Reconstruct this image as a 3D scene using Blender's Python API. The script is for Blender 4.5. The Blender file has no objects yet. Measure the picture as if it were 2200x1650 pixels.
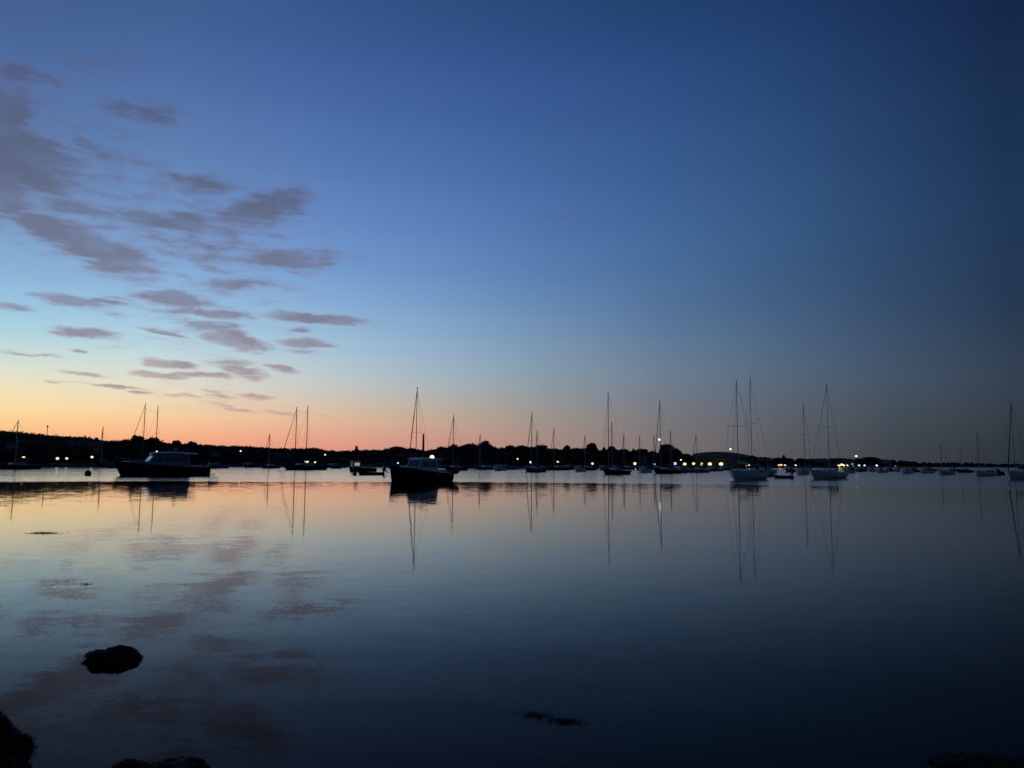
import bpy, math, random
import numpy as np
from mathutils import Vector, Matrix, noise as mnoise
random.seed(7)
R = math.radians
sc = bpy.context.scene
col = sc.collection

# ------------------------------------------------------------------ camera
FPX = 1652.0                       # focal length in pixels of the 2200 px wide photograph
CH = 2.2
pitch = math.atan((992 - 825) / FPX)
roll = R(0.4)
fwd = Vector((0, math.cos(pitch), math.sin(pitch)))
r0 = Vector((1, 0, 0)); u0 = Vector((0, -math.sin(pitch), math.cos(pitch)))
rgt = r0 * math.cos(roll) + u0 * math.sin(roll)
upv = u0 * math.cos(roll) - r0 * math.sin(roll)
cam = bpy.data.cameras.new('camera')
camo = bpy.data.objects.new('camera', cam); col.objects.link(camo)
camo.matrix_world = Matrix(((rgt.x, upv.x, -fwd.x, 0), (rgt.y, upv.y, -fwd.y, 0), (rgt.z, upv.z, -fwd.z, CH), (0, 0, 0, 1)))
cam.sensor_fit = 'HORIZONTAL'; cam.sensor_width = 36; cam.lens = 36 * FPX / 2200
cam.clip_start = 0.1; cam.clip_end = 20000
sc.camera = camo

def ray(px, py):
    d = rgt * ((px - 1100) / FPX) + upv * ((825 - py) / FPX) + fwd
    return d.normalized()
def azel(px, py):
    d = ray(px, py)
    return math.atan2(d.x, d.y), math.asin(d.z)
def at(px, py):                    # point of the water plane seen at a pixel
    d = ray(px, py); t = -CH / d.z
    return Vector((d.x * t, d.y * t, 0))
def zat(px, py, D):                # height seen at a pixel at horizontal distance D
    d = ray(px, py); return CH + D * d.z / math.hypot(d.x, d.y)
def pt(px, D):                     # ground point in the direction of a pixel column
    a = azel(px, 992)[0]; return Vector((math.sin(a) * D, math.cos(a) * D, 0))

# ------------------------------------------------------------------ sky
sc.view_settings.view_transform = 'Standard'; sc.view_settings.look = 'None'
sc.view_settings.exposure = 0; sc.view_settings.gamma = 1; sc.view_settings.use_curve_mapping = False
world = bpy.data.worlds.new('World'); sc.world = world; world.use_nodes = True
nt = world.node_tree; nt.nodes.clear()
def lin(c): return tuple(((v / 255) / 12.92 if v / 255 <= .04045 else ((v / 255 + .055) / 1.055) ** 2.4) for v in c)

AZS = R(-37)                       # where the sun went down, just left of the picture
SKY_Y = [0, 100, 200, 300, 400, 500, 600, 680, 740, 790, 830, 870, 905, 935, 965, 992]
SKY_X = [0, 400, 800, 1100, 1400, 1700, 1950, 2200]
SKY = {
 0:    [(66,95,142),(76,106,158),(86,118,175),(96,129,186),(108,142,196),(125,164,212),(142,185,224),(162,204,228),(190,217,220),(220,224,206),(240,226,188),(252,222,164),(253,206,146),(250,188,130),(247,176,122),(243,165,115)],
 400:  [(64,94,144),(72,104,160),(82,116,176),(92,127,188),(104,140,198),(118,156,212),(136,176,224),(160,200,228),(182,212,224),(208,220,214),(226,220,200),(238,212,176),(248,198,155),(248,178,138),(242,162,126),(236,150,118)],
 800:  [(50,84,136),(58,93,155),(66,102,168),(76,114,182),(88,126,194),(100,140,204),(116,156,212),(136,172,214),(154,184,212),(170,192,208),(184,192,196),(202,186,168),(216,174,152),(222,158,140),(220,148,132),(214,140,126)],
 1100: [(42,76,126),(50,84,145),(56,92,156),(64,102,168),(73,112,178),(84,123,186),(96,134,188),(112,147,190),(126,156,186),(138,160,180),(148,160,170),(158,156,156),(168,150,144),(174,144,136),(176,140,132),(172,136,128)],
 1400: [(34,66,114),(42,74,132),(48,82,144),(54,90,154),(61,98,160),(68,106,164),(77,112,163),(88,118,160),(98,124,156),(108,128,152),(114,126,144),(118,122,134),(122,118,126),(124,114,120),(124,112,116),(120,108,112)],
 1700: [(28,56,104),(34,62,114),(40,68,124),(44,74,130),(50,80,136),(54,85,138),(58,88,132),(66,94,132),(74,99,130),(80,101,126),(83,99,120),(84,95,112),(84,90,105),(84,86,99),(82,82,94),(80,80,90)],
 1950: [(23,46,88),(27,50,96),(31,54,104),(34,58,110),(38,63,114),(41,66,112),(45,69,108),(51,74,106),(57,78,104),(62,80,102),(64,79,98),(64,76,92),(62,71,85),(60,66,78),(58,63,74),(56,60,70)],
 2200: [(19,36,70),(21,38,75),(23,40,79),(25,43,84),(28,47,90),(30,50,88),(33,52,84),(38,56,82),(43,60,81),(47,62,80),(49,62,78),(48,59,74),(47,55,68),(45,51,62),(42,48,58),(40,45,54)],
}
for x_ in SKY:
    for j_, y_ in enumerate(SKY_Y):
        a_, b_, c_ = SKY[x_][j_]
        kb = float(np.interp(y_, [0, 150, 300, 450, 650, 760], [1.0, .965, .935, .95, .98, 1.0]))
        dg = float(np.interp(y_, [0, 100, 500, 700], [0, 1, 1, 0])) * float(np.interp(x_, [0, 1100, 1400, 1700, 2200], [-2, -3, -1, 3, 4])) + (3 if (y_ > 900 and x_ >= 700) else 0)
        if x_ >= 1100: kb *= .985
        SKY[x_][j_] = (a_ + (1 if x_ >= 1700 else 0), b_ + dg, c_ * kb)
TAB = np.array([[lin(c) for c in SKY[x]] for x in SKY_X])          # [x][y][rgb]
def sky_lookup(px, py):
    px = min(max(px, 0), 2200)
    o = []
    for k in range(3):
        colv = [np.interp(py, SKY_Y, TAB[i, :, k]) for i in range(len(SKY_X))]
        o.append(float(np.interp(px, SKY_X, colv)))
    return o
def dir_to_px(az, el):
    d = Vector((math.sin(az) * math.cos(el), math.cos(az) * math.cos(el), math.sin(el)))
    z = d.dot(fwd)
    return 1100 + FPX * d.dot(rgt) / z, 825 - FPX * d.dot(upv) / z

N = nt.nodes; L = nt.links
def nd(t, **k):
    n = N.new(t)
    for a, b in k.items(): setattr(n, a, b)
    return n
def mth(op, a, b=None, c=None, clamp=False):
    n = nd('ShaderNodeMath', operation=op, use_clamp=clamp)
    for i, v in enumerate((a, b, c)):
        if v is None: continue
        if isinstance(v, (int, float)): n.inputs[i].default_value = v
        else: L.new(v, n.inputs[i])
    return n.outputs[0]
tc = nd('ShaderNodeTexCoord'); sp = nd('ShaderNodeSeparateXYZ'); L.new(tc.outputs['Generated'], sp.inputs[0])
az = mth('ARCTAN2', sp.outputs[0], sp.outputs[1])
el = mth('ARCSINE', mth('MAXIMUM', mth('MINIMUM', sp.outputs[2], 1.0), -1.0))
dd = mth('ABSOLUTE', mth('WRAP', mth('SUBTRACT', az, AZS), math.pi, -math.pi))
fel = mth('POWER', mth('MULTIPLY', mth('MAXIMUM', el, 0.0), 2 / math.pi), 0.5)
els = [0, .8, 1.6, 2.6, 3.6, 4.8, 6, 7.5, 9, 11, 13.5, 16.5, 20, 24, 28, 32, 36]
dcols = [3, 12, 21, 30, 39, 48, 56, 63, 70.5]
ramps = []
for dcol in dcols:
    r = nd('ShaderNodeValToRGB'); L.new(fel, r.inputs[0]); cr = r.color_ramp; cr.interpolation = 'CARDINAL'
    stops = []
    for e in els:
        px, py = dir_to_px(AZS + R(dcol), R(e))
        py = min(max(py, 0), 992)
        c = sky_lookup(px, py)
        if e > 30: c = [v * (1 - .02 * (e - 30)) for v in c]
        stops.append((math.sqrt(e / 90), c))
    last = stops[-1][1]
    stops.append((math.sqrt(55 / 90), [v * .62 for v in last])); stops.append((1.0, [v * .45 for v in last]))
    cr.elements[0].position = stops[0][0]; cr.elements[0].color = (*stops[0][1], 1)
    cr.elements[1].position = stops[-1][0]; cr.elements[1].color = (*stops[-1][1], 1)
    for p, c in stops[1:-1]:
        e_ = cr.elements.new(p); e_.color = (*c, 1)
    ramps.append(r.outputs[0])
cur = ramps[0]
for i in range(1, len(ramps)):
    mr = nd('ShaderNodeMapRange'); L.new(dd, mr.inputs[0])
    mr.inputs[1].default_value = R(dcols[i - 1]); mr.inputs[2].default_value = R(dcols[i])
    mx = nd('ShaderNodeMix', data_type='RGBA'); L.new(mr.outputs[0], mx.inputs[0]); L.new(cur, mx.inputs[6]); L.new(ramps[i], mx.inputs[7])
    cur = mx.outputs[2]

# clouds: soft streaky ellipses laid out by direction (azimuth, elevation)
CL = [ # px, py, width, height, tilt deg (descends to the right +), density
 (50,158,150,34,0,.55),(10,262,120,130,10,1),(60,350,230,120,22,1),(0,410,170,100,0,1),(310,240,190,42,-4,.5),(240,335,280,38,3,.42),
 (440,395,220,34,-3,.55),(560,450,190,58,-20,.85),(370,478,330,44,-3,.66),(140,440,260,30,8,.5),(190,500,150,24,4,.35),
 (160,505,270,46,14,.95),(230,548,230,60,14,.75),(120,520,160,40,14,.4),(440,530,200,70,20,.42),(500,510,120,50,25,.4),(620,555,230,34,-4,.7),(640,565,140,22,2,.55),(470,578,220,22,2,.35),
 (500,610,190,26,-2,.55),(170,647,180,26,2,.7),(250,640,130,12,2,.4),(375,643,180,28,3,.85),(20,661,100,16,4,.7),(250,672,80,15,8,.4),(615,648,110,9,0,.3),
 (450,672,180,16,2,.75),(685,684,220,19,2,.9),(445,698,170,17,2,.75),(350,715,130,12,7,.6),(505,728,150,34,10,.85),(655,709,60,11,0,.55),
 (180,716,140,19,4,.85),(650,736,120,16,3,.85),(650,756,90,14,2,.4),(65,761,130,9,2,.65),(178,755,36,7,5,.6),(360,780,130,13,3,.85),
 (500,780,110,18,0,.55),(350,806,120,16,4,.7),(435,806,110,10,2,.75),(525,800,100,22,10,.75),(605,793,80,12,10,.7),(185,803,120,9,5,.6),
 (135,821,80,7,2,.45),(250,830,120,8,3,.75),(290,841,60,6,4,.65),(450,842,80,8,8,.6),(405,852,90,7,2,.6),(548,851,80,10,4,.6),(460,868,150,14,8,.5),
 (520,881,80,6,3,.55),(600,872,140,7,-2,.4),(600,888,150,12,8,.45),(490,910,40,4,2,.45),(470,850,120,6,4,.5),
 (150,390,560,330,10,.28),(420,520,640,210,6,.30),(420,690,600,200,4,.27),(450,845,460,110,4,.24),(330,620,140,14,3,.3),(120,690,120,10,0,.25),(240,745,90,7,-6,.3),(270,860,90,5,2,.25),(700,895,60,5,3,.3),
 (980,75,240,34,-8,.2),(1200,466,240,22,0,.17),(1410,325,90,22,-4,.14),(820,120,200,30,0,.15),(200,130,320,60,-10,.22),(1800,20,120,40,-30,.14)]
cx = nd('ShaderNodeCombineXYZ'); L.new(az, cx.inputs[0]); L.new(el, cx.inputs[1])
def noise_node(vec, scale, detail, rough, sx=1, sy=1, off=0):
    vm = nd('ShaderNodeVectorMath', operation='MULTIPLY_ADD'); L.new(vec, vm.inputs[0]); vm.inputs[1].default_value = (sx, sy, 1); vm.inputs[2].default_value = (off, off * .7, off)
    n = nd('ShaderNodeTexNoise'); L.new(vm.outputs[0], n.inputs['Vector']); n.inputs['Scale'].default_value = scale; n.inputs['Detail'].default_value = detail; n.inputs['Roughness'].default_value = rough
    return n
warp = noise_node(cx.outputs[0], 22, 4, .55, 1, 2.6, 3.1)
wv = nd('ShaderNodeVectorMath', operation='MULTIPLY_ADD'); L.new(warp.outputs['Color'], wv.inputs[0]); wv.inputs[1].default_value = (.034, .013, 0)
wo = nd('ShaderNodeVectorMath', operation='ADD'); L.new(cx.outputs[0], wo.inputs[0]); wo.inputs[1].default_value = (-.017, -.0065, 0); L.new(wo.outputs[0], wv.inputs[2])
M = None
for (px, py, w, h, tilt, op) in CL:
    if py < 620: w *= 1.2; h *= 1.25; op = min(1, op * 1.25)
    elif op > .5: w *= 1.12; h *= 1.12; op = min(1, op * 1.12)
    a, e = azel(px, py); a1, e1 = azel(px + w / 2, py); a0, _ = azel(px - w / 2, py); _, e2 = azel(px, py - h / 2)
    mp = nd('ShaderNodeMapping', vector_type='TEXTURE'); L.new(wv.outputs[0], mp.inputs[0])
    mp.inputs['Location'].default_value = (a, e, 0); mp.inputs['Rotation'].default_value = (0, 0, R(-tilt)); mp.inputs['Scale'].default_value = ((a1 - a0) / 2 * 1.45, abs(e2 - e) * 1.75, 1)
    le = nd('ShaderNodeVectorMath', operation='LENGTH'); L.new(mp.outputs[0], le.inputs[0])
    v = mth('MULTIPLY_ADD', le.outputs['Value'], -op, op)
    M = v if M is None else mth('SMOOTH_MAX', M, v, .06)
M = mth('MAXIMUM', M, 0.0)
streak = noise_node(cx.outputs[0], 26, 6, .62, 1, 5.5, 9.0)
fine = mth('MULTIPLY_ADD', streak.outputs[0], 1.5, .25)
rag = noise_node(wv.outputs[0], 24, 7, .56, 1, 3.2, 5.0)
gate = nd('ShaderNodeMapRange', interpolation_type='SMOOTHSTEP'); L.new(M, gate.inputs[0]); gate.inputs[1].default_value = 0; gate.inputs[2].default_value = .3
ra = mth('MULTIPLY', mth('SUBTRACT', rag.outputs[0], .5), 1.05)
sa = mth('MULTIPLY', mth('SUBTRACT', streak.outputs[0], .5), .7)
dens = mth('ADD', M, mth('MULTIPLY', mth('ADD', ra, sa), gate.outputs[0]))
md = nd('ShaderNodeMapRange', interpolation_type='SMOOTHSTEP'); L.new(dens, md.inputs[0])
md.inputs[1].default_value = .10; md.inputs[2].default_value = .72; md.inputs[3].default_value = 0; md.inputs[4].default_value = .92
# thick and thin parts inside each cloud, and softer edges high up where the clouds are nearer
hi = nd('ShaderNodeMapRange'); L.new(el, hi.inputs[0]); hi.inputs[1].default_value = R(9); hi.inputs[2].default_value = R(20); hi.inputs[3].default_value = .62; hi.inputs[4].default_value = .70
L.new(hi.outputs[0], md.inputs[2])
inn = noise_node(wv.outputs[0], 17, 5, .55, 1, 2.4, 21.0)
im_ = nd('ShaderNodeMapRange', interpolation_type='SMOOTHSTEP'); L.new(inn.outputs[0], im_.inputs[0]); im_.inputs[1].default_value = .36; im_.inputs[2].default_value = .6; im_.inputs[3].default_value = .80; im_.inputs[4].default_value = 1
cden = mth('MULTIPLY', md.outputs[0], im_.outputs[0])
ccr = nd('ShaderNodeValToRGB'); L.new(fel, ccr.inputs[0]); cr = ccr.color_ramp
cs = [(1.5, (205,150,140)), (4, (178,156,152)), (7, (146,140,152)), (10, (124,126,146)), (14, (108,115,138)), (18, (90,99,124)), (24, (76,88,116)), (32, (66,80,112))]
cr.elements[0].position = 0; cr.elements[0].color = (*lin(cs[0][1]), 1)
cr.elements[1].position = math.sqrt(cs[-1][0] / 90); cr.elements[1].color = (*lin(cs[-1][1]), 1)
for e, c in cs[:-1]:
    q = cr.elements.new(math.sqrt(e / 90)); q.color = (*lin(c), 1)
# the cloud colour dims away from the sunset with the sky
lum = nd('ShaderNodeMapRange'); L.new(dd, lum.inputs[0]); lum.inputs[1].default_value = R(18); lum.inputs[2].default_value = R(70); lum.inputs[3].default_value = 1; lum.inputs[4].default_value = .35
cc = nd('ShaderNodeVectorMath', operation='SCALE'); L.new(ccr.outputs[0], cc.inputs[0]); L.new(lum.outputs[0], cc.inputs['Scale'])
mx = nd('ShaderNodeMix', data_type='RGBA'); L.new(cden, mx.inputs[0]); L.new(cur, mx.inputs[6])
# thin edges glow a little warmer than the thick middles
wmx = nd('ShaderNodeMix', data_type='RGBA'); L.new(cden, wmx.inputs[0]); wsc = nd('ShaderNodeVectorMath', operation='MULTIPLY'); L.new(cc.outputs[0], wsc.inputs[0]); wsc.inputs[1].default_value = (1.5, 1.22, 1.28)
L.new(wsc.outputs[0], wmx.inputs[6]); L.new(cc.outputs[0], wmx.inputs[7]); L.new(wmx.outputs[2], mx.inputs[7])
bg = nd('ShaderNodeBackground'); L.new(mx.outputs[2], bg.inputs[0]); bg.inputs[1].default_value = 1.0
skt = nd('ShaderNodeTexSky', sky_type='NISHITA', sun_disc=False, sun_elevation=R(-4), sun_rotation=AZS)   # the sun is already under the horizon
bg2 = nd('ShaderNodeBackground'); L.new(skt.outputs[0], bg2.inputs[0]); bg2.inputs[1].default_value = .02
ads = nd('ShaderNodeAddShader'); L.new(bg.outputs[0], ads.inputs[0]); L.new(bg2.outputs[0], ads.inputs[1])
out = nd('ShaderNodeOutputWorld'); L.new(ads.outputs[0], out.inputs[0])

# ------------------------------------------------------------------ helpers
def tag(o, label=None, cat=None, group=None, kind=None):
    if label: o['label'] = label
    if cat: o['category'] = cat
    if group: o['group'] = group
    if kind: o['kind'] = kind
    return o
def empty(name, loc, rz=0, label=None, cat=None, group=None):
    o = bpy.data.objects.new(name, None); col.objects.link(o); o.location = loc; o.rotation_euler = (0, 0, rz); o.empty_display_size = .3
    return tag(o, label, cat, group)
class MB:
    def __init__(s): s.v = []; s.f = []
    def add(s, vs, fs):
        b = len(s.v); s.v += [tuple(p) for p in vs]; s.f += [tuple(i + b for i in f) for f in fs]; return s
    def box(s, x0, x1, y0, y1, z0, z1, tx0=0, tx1=0, ty=0):
        s.add([(x0,y0,z0),(x1,y0,z0),(x1,y1,z0),(x0,y1,z0),(x0+tx0,y0+ty,z1),(x1-tx1,y0+ty,z1),(x1-tx1,y1-ty,z1),(x0+tx0,y1-ty,z1)],
              [(3,2,1,0),(4,5,6,7),(0,1,5,4),(1,2,6,5),(2,3,7,6),(3,0,4,7)]); return s
    def cyl(s, p0, p1, r0_, r1_=None, n=8):
        r1_ = r0_ if r1_ is None else r1_
        p0 = Vector(p0); p1 = Vector(p1); d = (p1 - p0).normalized()
        a = d.orthogonal().normalized(); b = d.cross(a)
        vs = []
        for p, r_ in ((p0, r0_), (p1, r1_)):
            for i in range(n):
                t = 2 * math.pi * i / n; vs.append(p + (a * math.cos(t) + b * math.sin(t)) * r_)
        fs = [(i, (i + 1) % n, n + (i + 1) % n, n + i) for i in range(n)] + [tuple(range(n - 1, -1, -1)), tuple(range(n, 2 * n))]
        s.add(vs, fs); return s
    def loft(s, rings, closed=True, caps=True):
        n = len(rings[0]); vs = [p for r_ in rings for p in r_]; fs = []
        for i in range(len(rings) - 1):
            for j in range(n if closed else n - 1):
                k = (j + 1) % n; fs.append((i*n+j, i*n+k, (i+1)*n+k, (i+1)*n+j))
        if caps: fs += [tuple(range(n - 1, -1, -1)), tuple((len(rings) - 1) * n + j for j in range(n))]
        s.add(vs, fs); return s
    def ball(s, c, rx, ry=None, rz=None, nu=12, nv=8):
        ry = rx if ry is None else ry; rz = rx if rz is None else rz
        vs = [(c[0], c[1], c[2] - rz)]; fs = []
        for j in range(1, nv):
            t = -math.pi / 2 + math.pi * j / nv
            for i in range(nu):
                p = 2 * math.pi * i / nu; vs.append((c[0] + rx*math.cos(t)*math.cos(p), c[1] + ry*math.cos(t)*math.sin(p), c[2] + rz*math.sin(t)))
        vs.append((c[0], c[1], c[2] + rz)); top = len(vs) - 1
        for i in range(nu):
            k = (i + 1) % nu; fs.append((0, 1 + k, 1 + i)); fs.append((top, 1 + (nv-2)*nu + i, 1 + (nv-2)*nu + k))
            for j in range(nv - 2): fs.append((1+j*nu+i, 1+j*nu+k, 1+(j+1)*nu+k, 1+(j+1)*nu+i))
        s.add(vs, fs); return s
    def build(s, name, mat, parent=None, smooth=False):
        me = bpy.data.meshes.new(name); me.from_pydata(s.v, [], s.f); me.update()
        if smooth: me.polygons.foreach_set('use_smooth', [True] * len(me.polygons))
        me.materials.append(mat)
        o = bpy.data.objects.new(name, me); col.objects.link(o)
        if parent: o.parent = parent
        return o

def material(name, c, rough=.5, metal=0, var=.25, scale=2.0, spec=.5, bump=0.0):
    m = bpy.data.materials.new(name); m.use_nodes = True; t = m.node_tree; b = t.nodes['Principled BSDF']
    b.inputs['Roughness'].default_value = rough; b.inputs['Metallic'].default_value = metal; b.inputs['Specular IOR Level'].default_value = spec
    g = t.nodes.new('ShaderNodeNewGeometry'); n = t.nodes.new('ShaderNodeTexNoise'); t.links.new(g.outputs['Position'], n.inputs['Vector']); n.inputs['Scale'].default_value = scale; n.inputs['Detail'].default_value = 5
    r = t.nodes.new('ShaderNodeValToRGB'); t.links.new(n.outputs[0], r.inputs[0])
    r.color_ramp.elements[0].position = .3; r.color_ramp.elements[1].position = .7
    r.color_ramp.elements[0].color = (*[v * (1 - var) for v in c], 1); r.color_ramp.elements[1].color = (*[min(1, v * (1 + var)) for v in c], 1)
    t.links.new(r.outputs[0], b.inputs['Base Color'])
    if bump:
        bp = t.nodes.new('ShaderNodeBump'); bp.inputs['Strength'].default_value = bump; t.links.new(n.outputs[0], bp.inputs['Height']); t.links.new(bp.outputs[0], b.inputs['Normal'])
    return m
def emis(name, c, s):
    m = bpy.data.materials.new(name); m.use_nodes = True; t = m.node_tree; t.nodes.remove(t.nodes['Principled BSDF'])
    e = t.nodes.new('ShaderNodeEmission'); e.inputs[0].default_value = (*c, 1); e.inputs[1].default_value = s
    t.links.new(e.outputs[0], t.nodes['Material Output'].inputs[0]); return m
M_ = dict(
 black=material('black_gelcoat', (.006,.007,.009), .35, var=.2, scale=.6, spec=.3), navy=material('navy_gelcoat', (.012,.018,.03), .3, var=.2, scale=.6, spec=.35),
 grey=material('grey_gelcoat', (.16,.17,.2), .4, var=.12, scale=.7), pale=material('pale_gelcoat', (.85,.84,.79), .38, var=.06, scale=.9),
 bluegrey=material('blue_grey_gelcoat', (.2,.25,.32), .4, var=.12, scale=.7), boot=material('boot_stripe', (.03,.01,.01), .5),
 deck=material('deck_paint', (.55,.54,.5), .6, var=.1, scale=1.5), house=material('cabin_paint', (.74,.74,.72), .4, var=.06, scale=1.2),
 yacht=material('blue_grey_cabin_paint', (.22,.27,.33), .4, var=.08, scale=1.2), teak=material('varnished_teak', (.12,.055,.025), .35, var=.3, scale=6), glass=material('tinted_glass', (.02,.03,.035), .06, var=.1, spec=.8),
 alu=material('anodised_spar', (.5,.5,.5), .5, .1, var=.1), wood=material('spruce_spar', (.22,.13,.08), .5, var=.2, scale=4), wire=material('rigging_wire', (.06,.06,.06), .5, .3),
 canvas=material('sail_cover_canvas', (.02,.035,.07), .85, var=.2, scale=5), whitecover=material('white_sail_cloth', (.6,.6,.57), .8, var=.1, scale=5),
 rubber=material('inflatable_rubber', (.05,.055,.06), .6, var=.2, scale=4), engine=material('outboard_cowl', (.02,.02,.022), .35), red=material('mooring_ball_red', (.2,.025,.02), .5, var=.25, scale=7),
 trunk=material('bark', (.05,.04,.03), .9, var=.3, scale=5, bump=.3), leaf=material('foliage', (.03,.042,.016), .8, var=.6, scale=.35), leaf2=material('dark_conifer_foliage', (.02,.032,.016), .85, var=.55, scale=.4),
 land=material('shore_grass_and_rock', (.045,.045,.03), .95, var=.5, scale=.12), wallp=material('painted_clapboard', (.5,.5,.48), .8, var=.12, scale=2), wallb=material('brown_shingle_wall', (.16,.12,.09), .85, var=.3, scale=2),
 roof=material('asphalt_shingle_roof', (.07,.065,.065), .9, var=.3, scale=3), roofb=material('weathered_metal_roof', (.2,.15,.115), .95, var=.3, scale=.5), brick=material('red_brick_stack', (.13,.05,.035), .85, var=.3, scale=2),
 stone=material('granite_quay', (.2,.19,.18), .9, var=.35, scale=1.5, bump=.4), pole=material('painted_steel_pole', (.08,.085,.08), .5),
 rock=material('wet_rock', (.012,.011,.009), .75, var=.6, scale=9, bump=.6, spec=.08), weed=material('rockweed', (.028,.026,.011), .7, var=.6, scale=30, spec=.1), weedw=material('floating_weed', (.006,.006,.004), .9, var=.5, scale=20, spec=.0))
E_yel = emis('sodium_lamp', (1,.86,.3), 1.6); E_wht = emis('white_lamp', (.92,.97,1), 1.5); E_org = emis('orange_lamp', (1,.55,.22), 1.8); E_dim = emis('dim_window', (1,.9,.6), .35)
E_wrm = emis('warm_white_lamp', (1,.88,.42), 1.5)

# ------------------------------------------------------------------ water
wm = bpy.data.materials.new('harbour_water'); wm.use_nodes = True; t = wm.node_tree; b = t.nodes['Principled BSDF']
b.inputs['Base Color'].default_value = (.004,.007,.009,1); b.inputs['Roughness'].default_value = .02; b.inputs['IOR'].default_value = 1.2; b.inputs['Specular Tint'].default_value = (1,.86,.66,1)
g = t.nodes.new('ShaderNodeNewGeometry')
def tn(ty, **k):
    n = t.nodes.new(ty)
    for a_, b_ in k.items(): setattr(n, a_, b_)
    return n
def tm(op, a, b_=None, c=None):
    n = tn('ShaderNodeMath', operation=op)
    for i, v in enumerate((a, b_, c)):
        if v is None: continue
        if isinstance(v, (int, float)): n.inputs[i].default_value = v
        else: t.links.new(v, n.inputs[i])
    return n.outputs[0]
def tnoise(sx, sy, detail, off=0, rough=.5):
    vm = tn('ShaderNodeVectorMath', operation='MULTIPLY_ADD'); t.links.new(g.outputs['Position'], vm.inputs[0]); vm.inputs[1].default_value = (sx, sy, 0); vm.inputs[2].default_value = (off, off, off)
    n = tn('ShaderNodeTexNoise'); t.links.new(vm.outputs[0], n.inputs['Vector']); n.inputs['Scale'].default_value = 1; n.inputs['Detail'].default_value = detail; n.inputs['Roughness'].default_value = rough
    return n
# distance from the beach: breeze roughens the water beyond a line about 85 m out
sp2 = tn('ShaderNodeSeparateXYZ'); t.links.new(g.outputs['Position'], sp2.inputs[0])
dist = tm('SQRT', tm('ADD', tm('MULTIPLY', sp2.outputs[0], sp2.outputs[0]), tm('MULTIPLY', sp2.outputs[1], sp2.outputs[1])))
edge = tnoise(.03, .06, 4, 4.2)
dj = tm('ADD', dist, tm('MULTIPLY', tm('SUBTRACT', edge.outputs[0], .5), 16.0))
mr = tn('ShaderNodeMapRange', interpolation_type='SMOOTHSTEP'); t.links.new(dj, mr.inputs[0]); mr.inputs[1].default_value = 80; mr.inputs[2].default_value = 90; mr.inputs[3].default_value = 0; mr.inputs[4].default_value = 1
bands = tnoise(.012, .11, 3, 7.7)
bm_ = tn('ShaderNodeMapRange', interpolation_type='SMOOTHSTEP'); t.links.new(bands.outputs[0], bm_.inputs[0]); bm_.inputs[1].default_value = .35; bm_.inputs[2].default_value = .6; bm_.inputs[3].default_value = .5; bm_.inputs[4].default_value = 1
wind = tm('MULTIPLY', mr.outputs[0], bm_.outputs[0])
rip = tnoise(3.0, 4.5, 3, 0, .6)
calm = tnoise(1.1, 2.2, 3, 11, .5)
micro = tnoise(14, 22, 2, 5, .5)
def slope(n, sx, sy):
    a = tn('ShaderNodeVectorMath', operation='SUBTRACT'); t.links.new(n.outputs['Color'], a.inputs[0]); a.inputs[1].default_value = (.5, .5, .5)
    m2 = tn('ShaderNodeVectorMath', operation='MULTIPLY'); t.links.new(a.outputs[0], m2.inputs[0]); m2.inputs[1].default_value = (sx, sy, 0); return m2.outputs[0]
s1 = slope(rip, .48, .66); s2 = slope(calm, .012, .03); s3 = slope(micro, .008, .02)
# at grazing angles only the wave faces turned towards the viewer are seen
hv = tn('ShaderNodeVectorMath', operation='MULTIPLY'); t.links.new(g.outputs['Incoming'], hv.inputs[0]); hv.inputs[1].default_value = (1,1,0)
hn = tn('ShaderNodeVectorMath', operation='NORMALIZE'); t.links.new(hv.outputs[0], hn.inputs[0])
dt = tn('ShaderNodeVectorMath', operation='DOT_PRODUCT'); t.links.new(s1, dt.inputs[0]); t.links.new(hn.outputs[0], dt.inputs[1])
kk = tm('SUBTRACT', tm('ABSOLUTE', dt.outputs['Value']), dt.outputs['Value'])
hs = tn('ShaderNodeVectorMath', operation='SCALE'); t.links.new(hn.outputs[0], hs.inputs[0]); t.links.new(kk, hs.inputs['Scale'])
s1v = tn('ShaderNodeVectorMath', operation='ADD'); t.links.new(s1, s1v.inputs[0]); t.links.new(hs.outputs[0], s1v.inputs[1])
sc1 = tn('ShaderNodeVectorMath', operation='SCALE'); t.links.new(s1v.outputs[0], sc1.inputs[0]); t.links.new(wind, sc1.inputs['Scale'])
a1 = tn('ShaderNodeVectorMath', operation='ADD'); t.links.new(sc1.outputs[0], a1.inputs[0]); t.links.new(s2, a1.inputs[1])
a1b = tn('ShaderNodeVectorMath', operation='ADD'); t.links.new(a1.outputs[0], a1b.inputs[0]); t.links.new(s3, a1b.inputs[1])
a2 = tn('ShaderNodeVectorMath', operation='ADD'); t.links.new(a1b.outputs[0], a2.inputs[0]); a2.inputs[1].default_value = (0, 0, 1)
nn = tn('ShaderNodeVectorMath', operation='NORMALIZE'); t.links.new(a2.outputs[0], nn.inputs[0]); # a view-angle tint paints the reflection dimmer and less blue when looking down
t.nodes.remove(b)
fr_ = tn('ShaderNodeFresnel'); fr_.inputs['IOR'].default_value = 1.333; t.links.new(nn.outputs[0], fr_.inputs['Normal'])
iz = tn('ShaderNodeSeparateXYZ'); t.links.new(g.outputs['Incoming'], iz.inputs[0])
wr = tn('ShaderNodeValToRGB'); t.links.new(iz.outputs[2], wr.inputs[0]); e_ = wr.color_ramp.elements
e_[0].position = 0; e_[0].color = (1, 1, 1, 1); e_[1].position = .5; e_[1].color = (.08, .07, .065, 1)
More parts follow.
